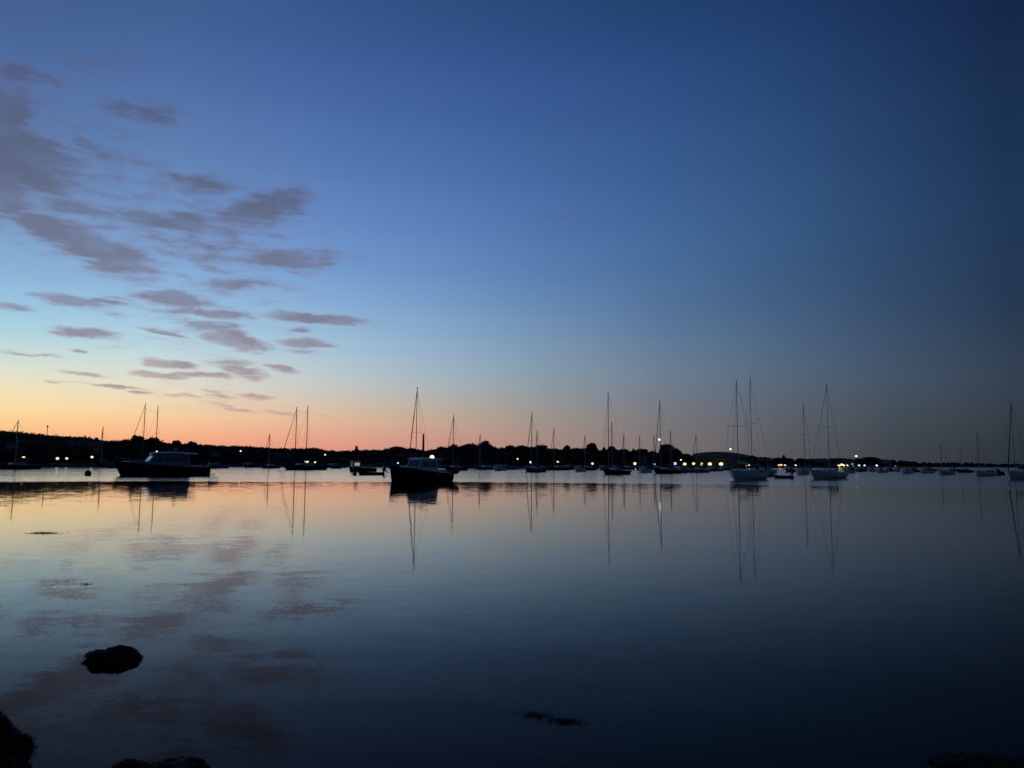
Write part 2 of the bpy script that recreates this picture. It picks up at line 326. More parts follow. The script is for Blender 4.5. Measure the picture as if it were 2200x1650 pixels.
for p_, c_ in ((.05, (.98,.97,.95)), (.1, (.79,.765,.745)), (.18, (.49,.465,.445)), (.235, (.295,.285,.27)), (.29, (.205,.20,.185)), (.36, (.135,.13,.122))):
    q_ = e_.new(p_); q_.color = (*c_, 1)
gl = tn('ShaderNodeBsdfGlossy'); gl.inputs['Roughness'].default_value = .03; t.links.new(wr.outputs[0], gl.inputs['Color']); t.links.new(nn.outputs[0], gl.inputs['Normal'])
df = tn('ShaderNodeBsdfDiffuse'); df.inputs['Color'].default_value = (.004, .005, .005, 1)
fp_ = tm('POWER', fr_.outputs[0], .6); ms_ = tn('ShaderNodeMixShader'); t.links.new(fp_, ms_.inputs[0]); t.links.new(df.outputs[0], ms_.inputs[1]); t.links.new(gl.outputs[0], ms_.inputs[2])  # reflection strengthened above the plain Fresnel curve
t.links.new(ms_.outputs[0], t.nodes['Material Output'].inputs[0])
w = MB(); n_ = 24
w.add([(-9000,-200,0),(9000,-200,0),(9000,9000,0),(-9000,9000,0)], [(0,1,2,3)])
tag(w.build('water', wm), kind='structure')

# ------------------------------------------------------------------ far shore
SH = [(-3500,220),(-900,215),(0,228),(300,250),(500,275),(750,280),(1000,268),(1250,290),(1450,330),(1600,380),(1750,470),(1900,600),(2050,800),(2200,1000),(2600,1200),(5000,1500)]
PROF = [(-3500,900),(-900,915),(-300,922),(0,925),(20,926),(50,929),(75,931),(95,934),(120,935),(150,938),(175,937),(190,940),(215,945),(240,947),(265,946),(275,944),(306,942),(340,945),(355,949),(365,953),(395,952),(425,954),(445,955),(470,957),(520,958),(560,960),(600,963),(640,963),(680,962),(700,967),(730,969),(775,967),(800,966),(820,967),(830,965),(845,961),(865,961),(885,963),(900,966),(920,968),(930,966),(940,963),(955,961),(985,959),(1000,957),(1030,956),(1050,956),(1062,960),(1082,962),(1095,959),(1125,960),(1155,960),(1180,963),(1210,965),(1230,963),(1262,963),(1296,968),(1325,965),(1352,969),(1370,967),(1400,971),(1415,975),(1455,974),(1470,976),(1485,979),(1520,981),(1600,982),(1620,982),(1660,984),(1720,986),(1750,986),(1800,985),(1830,986),(1870,984),(1890,987),(1920,989),(1960,992),(2000,995),(2040,994),(2080,994),(2120,996),(2200,998),(2600,1000),(5000,1004)]
def shD(px): return float(np.interp(px, [a for a, _ in SH], [b for _, b in SH]))
def prof(px): return float(np.interp(px, [a for a, _ in PROF], [b for _, b in PROF]))
def ridge(px):                          # ground top under the trees
    D = shD(px) + 45; H = zat(min(max(px, -900), 3100), prof(px), D); return max(H, 1.4)
OFF = [(-6, -1.0), (0, .0), (1.2, .7), (6, 1.3)]
def gz(px, off):
    H = ridge(px); top = max(1.4, min(H * .5, H - 5) if H > 7 else H * .4)
    xs = [-6, 0, 1.2, 8, 30, 60, 150, 4000]; zs = [-1.5, 0, .7, 1.1, 1.2 + (top - 1.2) * .6, top, top, 1.5]
    return float(np.interp(off, xs, zs))
pxs = list(range(-3500, 5001, 20)); offs = [-6, 0, 1.2, 4, 8, 14, 22, 30, 45, 60, 100, 150, 1000, 4000]
lv = []; lf = []
for i, px in enumerate(pxs):
    D = shD(px)
    for j, o_ in enumerate(offs):
        a = math.atan((px - 1100) / FPX)
        jit = mnoise.noise(Vector((px * .02, j * .7, 0))) * (0.8 if j > 1 else 2.0)
        DD = D + o_ + (jit if j < 4 else 0)
        z = gz(px, o_) + (mnoise.noise(Vector((px * .03, o_ * .05, 3))) * .5 if 3 < j < 12 else 0)
        lv.append((math.sin(a) * DD, math.cos(a) * DD, z))
nj = len(offs)
for i in range(len(pxs) - 1):
    for j in range(nj - 1): lf.append((i*nj+j, (i+1)*nj+j, (i+1)*nj+j+1, i*nj+j+1))
tag(MB().add(lv, lf).build('land', M_['land'], smooth=True), kind='structure')

def leaves(mb, c, rx, ry, rz, n, s, rnd):
    if rz > .5: mb.ball(c, rx*.84, ry*.84, rz*.86, 8, 6)
    for _ in range(n):
        u = rnd.gauss(0, 1), rnd.gauss(0, 1), rnd.gauss(0, 1); l = math.sqrt(sum(k*k for k in u)) or 1
        q = rnd.random() ** .33
        p = Vector((c[0] + u[0]/l*rx*q, c[1] + u[1]/l*ry*q, c[2] + u[2]/l*rz*q))
        d = Vector((rnd.gauss(0,1), rnd.gauss(0,1), rnd.gauss(0,1))).normalized(); a = d.orthogonal().normalized(); b_ = d.cross(a); k = s * rnd.uniform(.6, 1.3)
        mb.add([p - a*k - b_*k*.5, p + a*k*.3 - b_*k*.7, p + a*k + b_*k*.4, p - a*k*.4 + b_*k*.7], [(0,1,2,3)])
rnd = random.Random(3)
wood = MB()
px = -1500
while px < 2650:
    D0 = shD(px); step = 9 if px < 1500 else 7
    a = math.atan((px - 1100) / FPX)
    for layer, (o_, fr) in enumerate(((9, .45), (22, .72), (42, 1.0))):
        D = D0 + o_ + rnd.uniform(-3, 3); g0 = gz(px, o_); xx = px + rnd.uniform(-6, 6)
        if 1440 < px < 1610 and layer < 2: continue
        H = zat(min(max(xx, -900), 2900), prof(xx), D) + 0.1
        h = (H - g0) * fr
        if fr < 1: h *= rnd.uniform(.75, 1.05)
        if h < .8: continue
        rr = min(4.2, max(1.2, h * .45)); a = math.atan((xx - 1100) / FPX)
        c = (math.sin(a) * D, math.cos(a) * D, g0 + h - rr * .8)
        if px < -100 or px > 2300: leaves(wood, c, rr*1.4, rr*1.3, rr*.9, 30, rr*.3, rnd); leaves(wood, (c[0], c[1], g0 + h*.3), rr*1.3, rr, h*.35, 14, rr*.4, rnd)
        else:
            leaves(wood, c, rr*1.25, rr*1.2, rr*.85, 150, .3 if D < 400 else .5, rnd)
            leaves(wood, (c[0], c[1], g0 + h*.3), rr*1.3, rr, h*.36, 40, .9, rnd)
    px += step * (1 if -200 < px < 2300 else 3)
o = wood.build('woodland', M_['leaf']); tag(o, 'dark low woodland running along the whole far shore behind the harbour', 'woodland', kind='stuff')

TREES = [ # px, top y, width px, conifer, label
 (291,933,32,0,'flat topped tree on the left ridge just left of the first pair of masts'),
 (326,937,30,0,'broad rounded tree on the ridge between the two masts left of the picture centre'),
 (377,944,24,0,'small peaked round tree just right of the left pair of masts'),
 (410,947,30,0,'low round tree right beside the peaked one above the motor yacht stern'),
 (205,939,14,0,'tiny round treetop standing up from the left ridge'),
 (765,959,16,1,'small pointed conifer standing alone above the shore left of the centre motorboat'),
 (852,958,44,0,'wide low tree behind the forestay of the centre mast'),
 (885,962,30,0,'low tree tucked right behind the tall centre mast'),
 (946,959,30,0,'round tree just right of the slender red chimney'),
 (974,953,32,0,'rounded tree behind the mast next right of the chimney'),
 (1012,951,44,0,'broad flat tree left of the peaked tree near the centre'),
 (1042,945,32,0,'tallest peaked tree near the picture centre'),
 (1096,955,30,0,'low round tree just left of the tall mast right of centre'),
 (1120,955,36,0,'spreading tree directly left of the tall mast right of centre'),
 (1163,954,34,0,'flat topped tree directly right of the tall mast right of centre'),
 (1218,955,20,0,'small ragged tree left of the big rounded treetop'),
 (1240,961,30,0,'low tree under the left flank of the big rounded treetop'),
 (1272,949,28,0,'big rounded treetop just left of the black hulled sloop mast'),
 (1298,960,12,0,'small narrow treetop between the rounded treetop and the sloop mast'),
 (1314,957,22,0,'round tree directly behind the tall mast of the black hulled sloop'),
 (1338,963,34,0,'flat topped tree just right of the black hulled sloop mast'),
 (1361,965,12,1,'thin ragged conifer in the gap right of the flat topped tree'),
 (1379,963,36,0,'wide tree with a flat crown left of the mast carrying a white light'),
 (1404,968,24,0,'small tree directly left of the mast carrying a white light'),
 (1432,952,36,0,'large block shaped tree just right of the mast carrying a white light'),
 (1452,962,26,0,'sloping tree on the right flank of the large block shaped tree'),
 (1474,974,26,0,'low bushy tree at the left end of the long hall'),
 (1615,978,20,0,'low tree touching the right end of the long hall'),
 (1684,978,18,1,'small dark tree alone above the orange lights'),
 (1868,981,40,0,'low wide tree on the thin far shore near the right lights')]
for (px, ty, wpx, con, lab) in TREES:
    off = 26; D = shD(px) + off; g0 = gz(px, off) - .2; top = zat(px, ty, D); h = top - g0; wd = wpx * D / FPX
    p = pt(px, D); r_ = empty('conifer_tree' if con else 'broadleaf_tree', (p.x, p.y, g0), rnd.uniform(0, 6), lab, 'tree', 'trees standing along the far shore')
    tk = MB(); tk.cyl((0,0,0), (0,0,h*.55), .28, .14, 7)
    for k in range(4):
        an = k * 1.6 + rnd.random(); tk.cyl((0,0,h*(.3+.06*k)), (math.cos(an)*wd*.3, math.sin(an)*wd*.3, h*(.55+.07*k)), .11, .04, 5)
    tk.build('trunk', M_['trunk'], r_)
    cr_ = MB()
    if con:
        for k in range(10):
            f = k / 9; rr = wd * .5 * (1 - f * .9) + .15; leaves(cr_, (0,0,h*(.2 + .76*f)), rr, rr, h*.06, 60, .35, rnd)
    else:
        cz = h * .62; rz = h * .38
        leaves(cr_, (0,0,cz), wd*.44, wd*.44, rz*.97, 620, .24, rnd)
        for k in range(14):
            an = rnd.uniform(0, 6.28); ph = rnd.uniform(-.5, 1.2); rr = wd * rnd.uniform(.12, .2)
            leaves(cr_, (math.cos(an)*math.cos(ph)*wd*.36, math.sin(an)*math.cos(ph)*wd*.36, cz + math.sin(ph)*rz*.74), rr, rr, min(rr, rz*.25), 60, .22, rnd)
    cr_.build('crown', M_['leaf2'] if con else M_['leaf'], r_)

# ------------------------------------------------------------------ buildings
def house(px, base_off, wpx, ytop, depth, label, wall='wallp', roof='roof', rot=0, lit=(), group='houses along the far shore', nwin=3, roof_h=.38, floors=1, name='house', chim=True):
    D = shD(px) + base_off; g0 = gz(px, base_off) - .1; p = pt(px, D); H = zat(px, ytop, D) - g0; W = wpx * D / FPX
    a = azel(px, 992)[0]
    r_ = empty(name, (p.x, p.y, g0), -a + rot, label, 'house' if name == 'house' else 'building', group)
    wh = H * (1 - roof_h)
    MB().box(-W/2, W/2, 0, depth, 0, wh).build('wall', M_[wall], r_)
    e = .35
    rf = MB(); rf.add([(-W/2-e,-e,wh+.002),(W/2+e,-e,wh+.002),(W/2+e,depth+e,wh+.002),(-W/2-e,depth+e,wh+.002),(-W/2-e,depth/2,H),(W/2+e,depth/2,H)], [(0,1,5,4),(2,3,4,5),(1,2,5),(3,0,4),(3,2,1,0)])
    ro = rf.build('roof', M_[roof], r_)
    if chim: MB().box(W*.2, W*.2+.7, depth*.45, depth*.45+.7, H*.85, H+.25).build('chimney', M_['brick'], ro)
    k = 0
    for fl in range(floors):
        for i in range(nwin):
            cxw = -W/2 + W * (i + .5) / nwin; z0 = wh * (fl + .3) / floors; z1 = z0 + min(1.3, wh*.42/floors); ww = min(.55, W / nwin * .25)
            if fl == 0 and i == nwin // 2:
                MB().box(cxw-.5, cxw+.5, -.05, 0.02, 0, min(2.0, wh*.8)).build('door', M_['teak'], r_); k += 1; continue
            f = MB().box(cxw-ww-.08, cxw+ww+.08, -.04, .02, z0-.08, z1+.08).build('window', M_['deck'], r_)
            MB().box(cxw-ww, cxw+ww, -.06, -.035, z0, z1).build('pane', E_dim if k in lit else M_['glass'], f); k += 1
    return r_
house(26, 12, 16, 955, 7, 'narrow pale two storey house high on the left hillside above the first lamp', floors=2, nwin=2, roof_h=.25)
house(178, 20, 52, 946, 9, 'wide grey gabled house on the left hillside above the fourth yellow lamp', wall='wallp', nwin=4, floors=2)
house(85, 16, 34, 968, 8, 'low brown shingled house on the left hillside between the first two lamps', wall='wallb')
house(460, 12, 16, 972, 7, 'small pale house on the shore right of the motor yacht stern', nwin=2)
house(597, 12, 14, 972, 6, 'tiny pale gabled house above the grey sloop left of the two masted schooner', nwin=2)
house(618, 16, 14, 970, 6, 'tiny grey house between the first schooner mast and the tiny pale one', nwin=2)
house(735, 10, 30, 985, 8, 'low grey boathouse on the shore left of the small fishing boat', wall='wallb', name='boathouse')
house(830, 9, 40, 985, 8, 'low wide shed behind the bow of the centre motorboat', wall='wallp', name='boathouse')
house(862, 16, 12, 975, 6, 'tiny white gabled house left of the centre mast', nwin=2)
house(884, 16, 12, 975, 6, 'tiny white house directly behind the centre mast foot', nwin=2)
house(1105, 8, 20, 984, 6, 'low house at the water left of the lamp by the pale sloop', wall='wallb', nwin=2)
house(1375, 10, 26, 980, 7, 'pale gabled house between the two black hulled sloops', nwin=3)
house(1640, 12, 34, 985, 9, 'low dark warehouse right of the two tall faint masts', wall='wallb', name='warehouse', chim=False)
house(1758, 12, 44, 988, 9, 'low dark warehouse behind the deckhouse of the pale bowed sloop', wall='wallb', name='warehouse', chim=False)
house(1815, 8, 40, 988, 9, 'low quayside shed lit by the brightest yellow lamps', wall='wallb', name='warehouse', lit=(0,1,2,3), chim=False)
house(1900, 10, 22, 988, 8, 'small pale roofed shed left of the last orange lamp', roof='roofb', name='warehouse', chim=False)
# the long hall with a shallow arched roof
px, off = 1548, 10; D = shD(px) + off; g0 = gz(px, off); p = pt(px, D); a = azel(px, 992)[0]; W = 108 * D / FPX; H = zat(px, 970, D) - g0
hall = empty('long_hall', (p.x, p.y, g0), -a, 'long brown hall with a shallow arched roof behind the row of quay lamps', 'building')
MB().box(-W/2, W/2, 0, 14, 0, H*.6).build('wall', M_['wallb'], hall)
rings = []
for i in range(13):
    x = -W/2 - .5 + (W + 1) * i / 12; z = H*.6 + .01 + (H*.4) * (1 - ((i/12 - .45) / .62) ** 2 * .75) ; z = max(z, H*.62)
    rings.append([(x, -.6, H*.6+.005), (x, 3.5, z*.985), (x, 7, z), (x, 10.5, z*.985), (x, 14.6, H*.6+.005)])
MB().loft(rings).build('roof', M_['roofb'], hall, smooth=False)
for i in range(9):
    x = -W/2 + W * (i + .5) / 9
    f = MB().box(x-.75, x+.75, -.05, .02, H*.2, H*.45).build('window', M_['deck'], hall); MB().box(x-.66, x+.66, -.07, -.045, H*.2+.1, H*.45-.1).build('pane', M_['glass'], f)
# quay wall below it
qa = MB()
for i in range(28):
    xa = 1432 + i * 17.5; A = pt(xa, shD(xa) - 1.5); B = pt(xa + 17.3, shD(xa + 17.3) - 1.5); A2 = pt(xa, shD(xa) + 2); B2 = pt(xa + 17.3, shD(xa + 17.3) + 2)
    z1 = 1.25 + (.03 if i % 2 else 0)
    qa.add([(A.x,A.y,-1),(B.x,B.y,-1),(B2.x,B2.y,-1),(A2.x,A2.y,-1),(A.x,A.y,z1),(B.x,B.y,z1),(B2.x,B2.y,z1),(A2.x,A2.y,z1)], [(4,5,6,7),(0,1,5,4),(1,2,6,5),(2,3,7,6),(3,0,4,7)])
tag(qa.build('quay_wall', M_['stone']), 'long low stone quay at the water edge under the row of lamps', 'quay')
# brick stack
px = 909; off = 40; D = shD(px) + off; g0 = gz(px, off); p = pt(px, D); H = zat(px, 931, D) - g0
ch = empty('brick_chimney', (p.x, p.y, g0), 0, 'slender tapered dark red chimney rising from the trees right of the centre mast', 'chimney')
MB().cyl((0,0,0), (0,0,H*.93), .52, .34, 12).build('shaft', M_['brick'], ch); MB().cyl((0,0,H*.93), (0,0,H), .36, .2, 12).build('cap', M_['brick'], ch)
# thin masts and poles standing on the left ridge
for (px, ty, lab, blob) in ((97, 916, 'thin pole with a small round head on the left ridge', 1),):
    D = shD(px) + 50; g0 = gz(px, 50); p = pt(px, D); H = zat(px, ty, D) - g0
    r_ = empty('flagpole', (p.x, p.y, g0), 0, lab, 'pole'); MB().cyl((0,0,0), (0,0,H), .13, .09).build('shaft', M_['pole'], r_)
    if blob: MB().ball((0,0,H), .3).build('finial', M_['pole'], r_)

# ------------------------------------------------------------------ lamps on the far shore
LAMPS = [ # px, py, diameter px, material, label
 (50,983,7,E_wrm,'leftmost yellow lamp on the far shore'),(123,985,7.5,E_wrm,'second lamp from the left, left one of a close pair'),(143,985,6.5,E_wrm,'third lamp from the left, right one of a close pair'),(197,982,6.5,E_wrm,'fourth lamp from the left, below the grey gabled house'),
 (516,969,4.5,E_wht,'small white lamp high on the shore between the motor yacht and the schooner'),(698,977,4.5,E_wht,'small white lamp on the shore just right of the schooner'),
 (659,991,8.5,E_wrm,'big warm lamp seen at the foot of the aft schooner mast'),(677,993,5,E_wht,'white lamp just right of the big warm one behind the schooner'),
 (928,982,11,E_wrm,'largest warm lamp above the roof of the centre motorboat'),(855,995,5,E_wht,'small white lamp left of the centre motorboat cabin'),
 (1032,992,4.5,E_wht,'small white lamp over the blue grey sloop right of the centre motorboat'),(1112,986,5,E_wrm,'small dim lamp left of the pale sloop'),
 (1140,993,7,E_wrm,'warm lamp right over the pale sloop deck'),(1198,993,6.5,E_wrm,'round lamp midway between the pale sloop and the rounded treetop'),(1273,996,6,E_wrm,'round lamp below the big rounded treetop'),
 (1364,996,7.5,E_yel,'yellow lamp alone between the two black hulled sloops'),(1406,997,4.5,E_wht,'tiny white lamp left of the mast carrying a white light'),
 (1450,996,7,E_wht,'white lamp at the left end of the quay lamp row'),(1463,988,4,E_wht,'tiny white lamp raised above the quay lamp row'),
 (1471,997,8,E_yel,'oval yellow lamp, second in the quay lamp row'),(1490,996,7,E_yel,'yellow lamp, third in the quay lamp row'),(1507,997,7.5,E_yel,'yellow lamp in the middle of the quay lamp row'),
 (1525,997,8.5,E_yel,'large yellow lamp, last but one in the quay lamp row'),(1549,997,9,E_wrm,'pale yellow lamp at the right end of the quay lamp row'),
 (1570,965,5,E_wht,'white lamp on a pole above the arched hall roof'),(1603,1001,6,E_org,'orange lamp between the two tall faint masts'),(1609,1001,4.5,E_org,'small orange lamp touching the one between the faint masts'),
 (1673,1002,5,E_org,'left orange lamp of the slanting cluster'),(1678,999,5,E_org,'upper orange lamp of the slanting cluster'),(1686,1003,5,E_org,'right low orange lamp of the slanting cluster'),
 (1709,1001,4.5,E_wht,'small white lamp just left of the pale bowed sloop'),
 (1802,1001,7,E_yel,'left lamp of the brightest yellow cluster'),(1808,999,7.5,E_yel,'upper lamp of the brightest yellow cluster'),(1812,1002,6,E_yel,'right lamp of the brightest yellow cluster'),
 (1820,1001,4.5,E_wrm,'pale lamp just right of the brightest yellow cluster'),(1832,1001,5,E_wht,'first white lamp right of the brightest cluster'),(1845,1001,5,E_wht,'second white lamp right of the brightest cluster'),
 (1857,1001,4.5,E_wht,'third white lamp right of the brightest cluster'),(1883,1002,5,E_wht,'white lamp standing alone between the cluster and the last orange lamp'),
 (1840,980,5,E_wht,'white lamp high above the far shore near the right lamps'),(1926,1002,7,E_org,'last orange lamp far out on the right')]
for (px, py, dpx, mat, lab) in LAMPS:
    off = 3.5 if py > 975 else 18
    D = shD(px) + off
    z = zat(px, py, D)
    if z < 1.6: D = shD(px) - 0.8; z = max(1.3, zat(px, py, D))
    g0 = max(0, gz(px, D - shD(px))) - .1; p = pt(px, D); rr = dpx * D / FPX / 2 * (.84 if dpx > 8 else .66 if px < 1150 else .78)
    r_ = empty('street_lamp', (p.x, p.y, g0), -azel(px, 992)[0], lab, 'lamp', 'lit lamps along the far shore'); z -= g0
    MB().cyl((0,.3,0), (0,.3,z+rr*1.1), .07, .05, 6).build('pole', M_['pole'], r_)
    MB().box(-.06,.06,-.02,.34,z+rr*1.02,z+rr*1.02+.08).build('bracket', M_['pole'], r_)
    MB().ball((0,0,z), rr*1.08, rr*.9, rr*.9, 14, 8).build('lamp_globe', mat, r_, True)

# ------------------------------------------------------------------ boats
def halfbeam(t, B, tr):
    if t < .42: return B/2 * (tr + (1 - tr) * math.sin(t / .42 * math.pi / 2) ** .8)
    u = (t - .42) / .58; return B/2 * max(0, (1 - u ** 2.3)) ** .82 + .012
def sheer(t, Fb, Fs, dip): return Fs + (Fb - Fs) * t ** 1.5 - dip * math.sin(math.pi * t)
def hull(root, L_, B, Fb, Fs, mat, tr=.7, rake=.9, over=.5, dip=.12, stripe=None):
    n = 18; m = 7; rows = []
    for i in range(n + 1):
        t = i / n; x = -L_/2 + L_ * t; hb = halfbeam(t, B, tr); zs = sheer(t, Fb, Fs, dip); side = []
        for j in range(m + 1):
            v = j / m; z = zs * (1 - v) - .45 * v
            k = (1 - v ** (3.4 - 1.9 * t)) ** .75 if v < 1 else 0
            xx = x - rake * v * t ** 4 + over * v * (1 - t) ** 4
            side.append((xx, hb * k, z))
        rows.append(side)
    vs = []; W = 2 * m + 1
    for s_ in rows:
        vs += s_ + [(x_, -y_, z_) for (x_, y_, z_) in reversed(s_[:-1])]
    fs = []
    for i in range(n):
        for j in range(W - 1): fs.append((i*W+j, i*W+j+1, (i+1)*W+j+1, (i+1)*W+j))
    fs.append(tuple(range(W - 1, -1, -1)))
    h = MB().add(vs, fs).build('hull', M_[mat], root, True)
    # deck, set 5 cm under the rail
    dv = []; df = []
    for i in range(n + 1):
        t = i / n; hb = max(.0, halfbeam(t, B, tr) - .03); z = sheer(t, Fb, Fs, dip) - .05; x = -L_/2 + .03 + (L_ - .08) * t
        dv += [(x, hb, z), (x, 0, z + .04), (x, -hb, z)]
    for i in range(n):
        for j in range(2): df.append((3*i+j, 3*i+j+1, 3*(i+1)+j+1, 3*(i+1)+j))
    MB().add(dv, df).build('deck', M_['deck'], root)
    rl = MB()
    for s_ in (1, -1):
        rings = []
        for i in range(n + 1):
            t = i / n; hb = halfbeam(t, B, tr); z = sheer(t, Fb, Fs, dip); x = -L_/2 + L_ * t
            rings.append([(x, s_*(hb-.03), z+.002), (x, s_*(hb+.03), z+.002), (x, s_*(hb+.03), z+.05), (x, s_*(hb-.03), z+.05)])
        rl.loft(rings)
    rl.build('toe_rail', M_['teak' if mat in ('black','navy') else 'deck'], root)
    return h
def cabin(root, x0, x1, wd, z0, h, fr=.5, br=.2, mat='house', name='cabin_trunk', nwin=3, wmat='glass', side=.12):
    c = MB().box(x0, x1, -wd/2, wd/2, z0, z0+h, br, fr, side).build(name, M_[mat], root)
    for s_ in (1, -1):
        for k in range(nwin):
            a = x0 + br + .15 + (x1 - x0 - fr - br - .3) * k / nwin; b_ = x0 + br + .15 + (x1 - x0 - fr - br - .3) * (k + .78) / nwin
            z_a = z0 + h*.35; z_b = z0 + h*.8
            def yy(z): return s_ * (wd/2 - side * (z - z0) / h + .012)
            vs = [(a, yy(z_a), z_a), (b_, yy(z_a), z_a), (b_, yy(z_b), z_b), (a, yy(z_b), z_b)]
            vi = [(x_, y_ - s_*.02, z_) for x_, y_, z_ in vs]
            MB().add(vs + vi, [(0,1,2,3),(7,6,5,4),(0,4,5,1),(1,5,6,2),(2,6,7,3),(3,7,4,0)]).build('window', M_[wmat], c)
    return c
def rig(root, xm, zd, H, L_, Fb, Fs, mat='alu', r_=.11, boom=True, jib=True, cover='canvas', spreads=(.5,), back=True, bx=None, lean=0.0, sidew=1.3):
    ms = MB().cyl((xm, 0, zd), (xm - lean, 0, H), r_, r_*.7, 10).build('mast', M_[mat], root, True)
    for f in spreads:
        z = zd + (H - zd) * f; MB().cyl((xm, -sidew*.75, z), (xm, sidew*.75, z), .022).build('spreader', M_[mat], ms)
    MB().ball((xm - lean, 0, H + .06), .1, nu=8, nv=6).build('masthead', M_[mat], ms)
    bow = (L_/2 - .15) if bx is None else bx
    sh_ = MB()
    for s_ in (1, -1):
        zt = zd + (H - zd) * .97; zp = zd + (H - zd) * spreads[-1]
        sh_.cyl((xm - lean, 0, zt), (xm, s_*sidew*.75, zp), .012, n=5).cyl((xm, s_*sidew*.75, zp), (xm - .1, s_*sidew, Fs), .012, n=5)
    sh_.build('shroud', M_['wire'], root)
    MB().cyl((xm - lean, 0, H*.985), (bow, 0, Fb), .045 if jib else .016, .085 if jib else .016, 6).build('furled_jib' if jib else 'forestay', M_['whitecover' if jib == 2 else 'canvas' if jib else 'wire'], root)
    if back: MB().cyl((xm - lean, 0, H), (-L_/2 + .1, 0, Fs), .014, n=5).build('backstay', M_['wire'], root)
    if boom:
        bl = min(L_*.36, 5.0); bo = MB().cyl((xm - .1, 0, zd + .95), (xm - bl, 0, zd + .9), .07).build('boom', M_[mat], root)
        MB().cyl((xm - .2, 0, zd + 1.12), (xm - bl*.93, 0, zd + 1.0), .19, .09, 8).build('sail_cover', M_[cover], bo, True)
def sail_boat(px, wl, theta, L_, B, Fb, Fs, H, hullm, label, xm=.12, mr_=.11, cov='canvas', jib=True, cab=True, dark=False, name='sloop', masts=None, spreads=(.52,), dodger=True, mastpx=None, group='sailboats lying at their moorings'):
    p = at(px, wl); phi = math.atan2(p.x, p.y); a = R(theta) + phi
    root = empty(name, (p.x, p.y, 0), math.atan2(-math.cos(a), -math.sin(a)), label, 'sailboat', group)
    hull(root, L_, B, Fb, Fs, hullm, tr=.55, rake=L_*.13, over=L_*.09)
    zd = Fs + (Fb - Fs) * .3
    if cab: cabin(root, -L_*.16, L_*.2, B*.52, zd - .12, .5, .7, .1, 'house')
    if dodger:
        MB().loft([[(-L_*.17 + q*.35, -B*.25, zd+.3), (-L_*.17 + q*.35, -B*.2, zd + .85 - q*.15), (-L_*.17 + q*.35, B*.2, zd + .85 - q*.15), (-L_*.17 + q*.35, B*.25, zd+.3)] for q in (0, 1, 2.2)], closed=False, caps=False).build('dodger', M_['canvas'], root)
    # pulpit and rudder post details
    pu = MB()
    for s_ in (1, -1):
        pu.cyl((L_/2-.1, 0, Fb+.6), (L_/2-1.2, s_*B*.16, Fb+.55), .018, n=5).cyl((L_/2-1.2, s_*B*.16, Fb+.55), (L_/2-1.2, s_*B*.16, Fb-.05), .018, n=5)
    pu.cyl((L_/2-.1,0,Fb+.6), (L_/2-.15,0,Fb-.02), .018, n=5); pu.build('pulpit', M_['alu'], root)
    if masts is None: rig(root, L_*xm, zd + .2, H, L_, Fb, Fs, r_=mr_, jib=jib, cover=cov, spreads=spreads, sidew=B*.45)
    else:
        for k, (fx, hh) in enumerate(masts):
            rig(root, L_*fx, zd + .1, hh, L_, Fb, Fs, mat='wood', r_=mr_, jib=(k == 0), cover=cov, spreads=spreads, back=False, bx=L_*fx + hh*.27, sidew=B*.45)
        if len(masts) == 2:
            MB().cyl((L_*masts[0][0],0,masts[0][1]*.93), (L_*masts[1][0],0,masts[1][1]*.9), .02, n=5).build('spring_stay', M_['wire'], root)
        MB().cyl((L_/2-.8,0,Fb-.1), (L_/2+1.5,0,Fb+.25), .1, .06).build('bowsprit', M_['wood'], root)
    return root
def Hm(px, wl, ty):                  # height of a mast top above the water
    p = at(px, wl); return zat(px, ty, math.hypot(p.x, p.y))
def wid(px, wl, w_): p = at(px, wl); return w_ * p.length / FPX

# far and middle sailboats: px centre, waterline, theta, hull, mast px etc.
def fleet(px, wl, wpx, theta, hullm, mpx, mty, label, B=3.1, **k):
    W = wid(px, wl, wpx); th = R(theta); L_ = max(5.5, (W - B * .8 * math.cos(th)) / max(.2, math.sin(th)))
    L_ = min(L_, 15)
    H = Hm(px, wl, mty); fb = min(1.28, max(.95, L_ * .125))
    D = at(px, wl).length
    off = (mpx - px) * D / FPX / max(.3, math.sin(th))      # along the hull, bow to the left
    xm = -off / L_; xm = max(-.2, min(.3, xm))
    return sail_boat(px, wl, theta, L_, B, fb, fb*.72, H, hullm, label, xm=xm, mr_=max(.05, D * (.00055 if px < 1480 else .00036)), **k)

fleet(36,1008,84,66,'navy',33,904,'dark grey sloop at the left edge with a short mast above the ridge',dodger=False)
# schooner behind the motor yacht
sail_boat(290,1005,66,17.5,4.4,1.7,1.15,Hm(313,1005,868),'bluegrey','two masted grey schooner half hidden behind the dark motor yacht on the left',mr_=.11,name='schooner',masts=[(-.10,Hm(313,1005,868)),(-.29,Hm(343,1005,873))],dodger=False)
fleet(228,1003,40,60,'navy',219,918,'small dark sloop beyond the schooner bow with a short mast stub over the ridge',dodger=False)
fleet(580,1006,42,60,'grey',577,933,'small grey sloop just left of the two masted schooner',dodger=False)
sail_boat(655,1009,62,11.8,3.6,1.35,.95,Hm(633,1009,876),'navy','two masted schooner with tall bare masts left of centre',mr_=.105,name='schooner',masts=[(.22,Hm(634,1009,876)),(-.02,Hm(659,1009,872))],dodger=False)
fleet(903,1023,70,45,'navy',893,836,'sloop with the tallest mast left of centre, hidden behind a black motorboat',spreads=(.46,))
fleet(978,1011,62,50,'black',973,893,'black sloop directly right of the centre motorboat',dodger=False)
fleet(1044,1009,62,55,'bluegrey',1031,934,'low blue grey sloop under the tallest peaked tree',dodger=False)
fleet(1149,1014,60,42,'grey',1142,888,'pale grey sloop right of centre with a tall thin mast',spreads=(.5,))
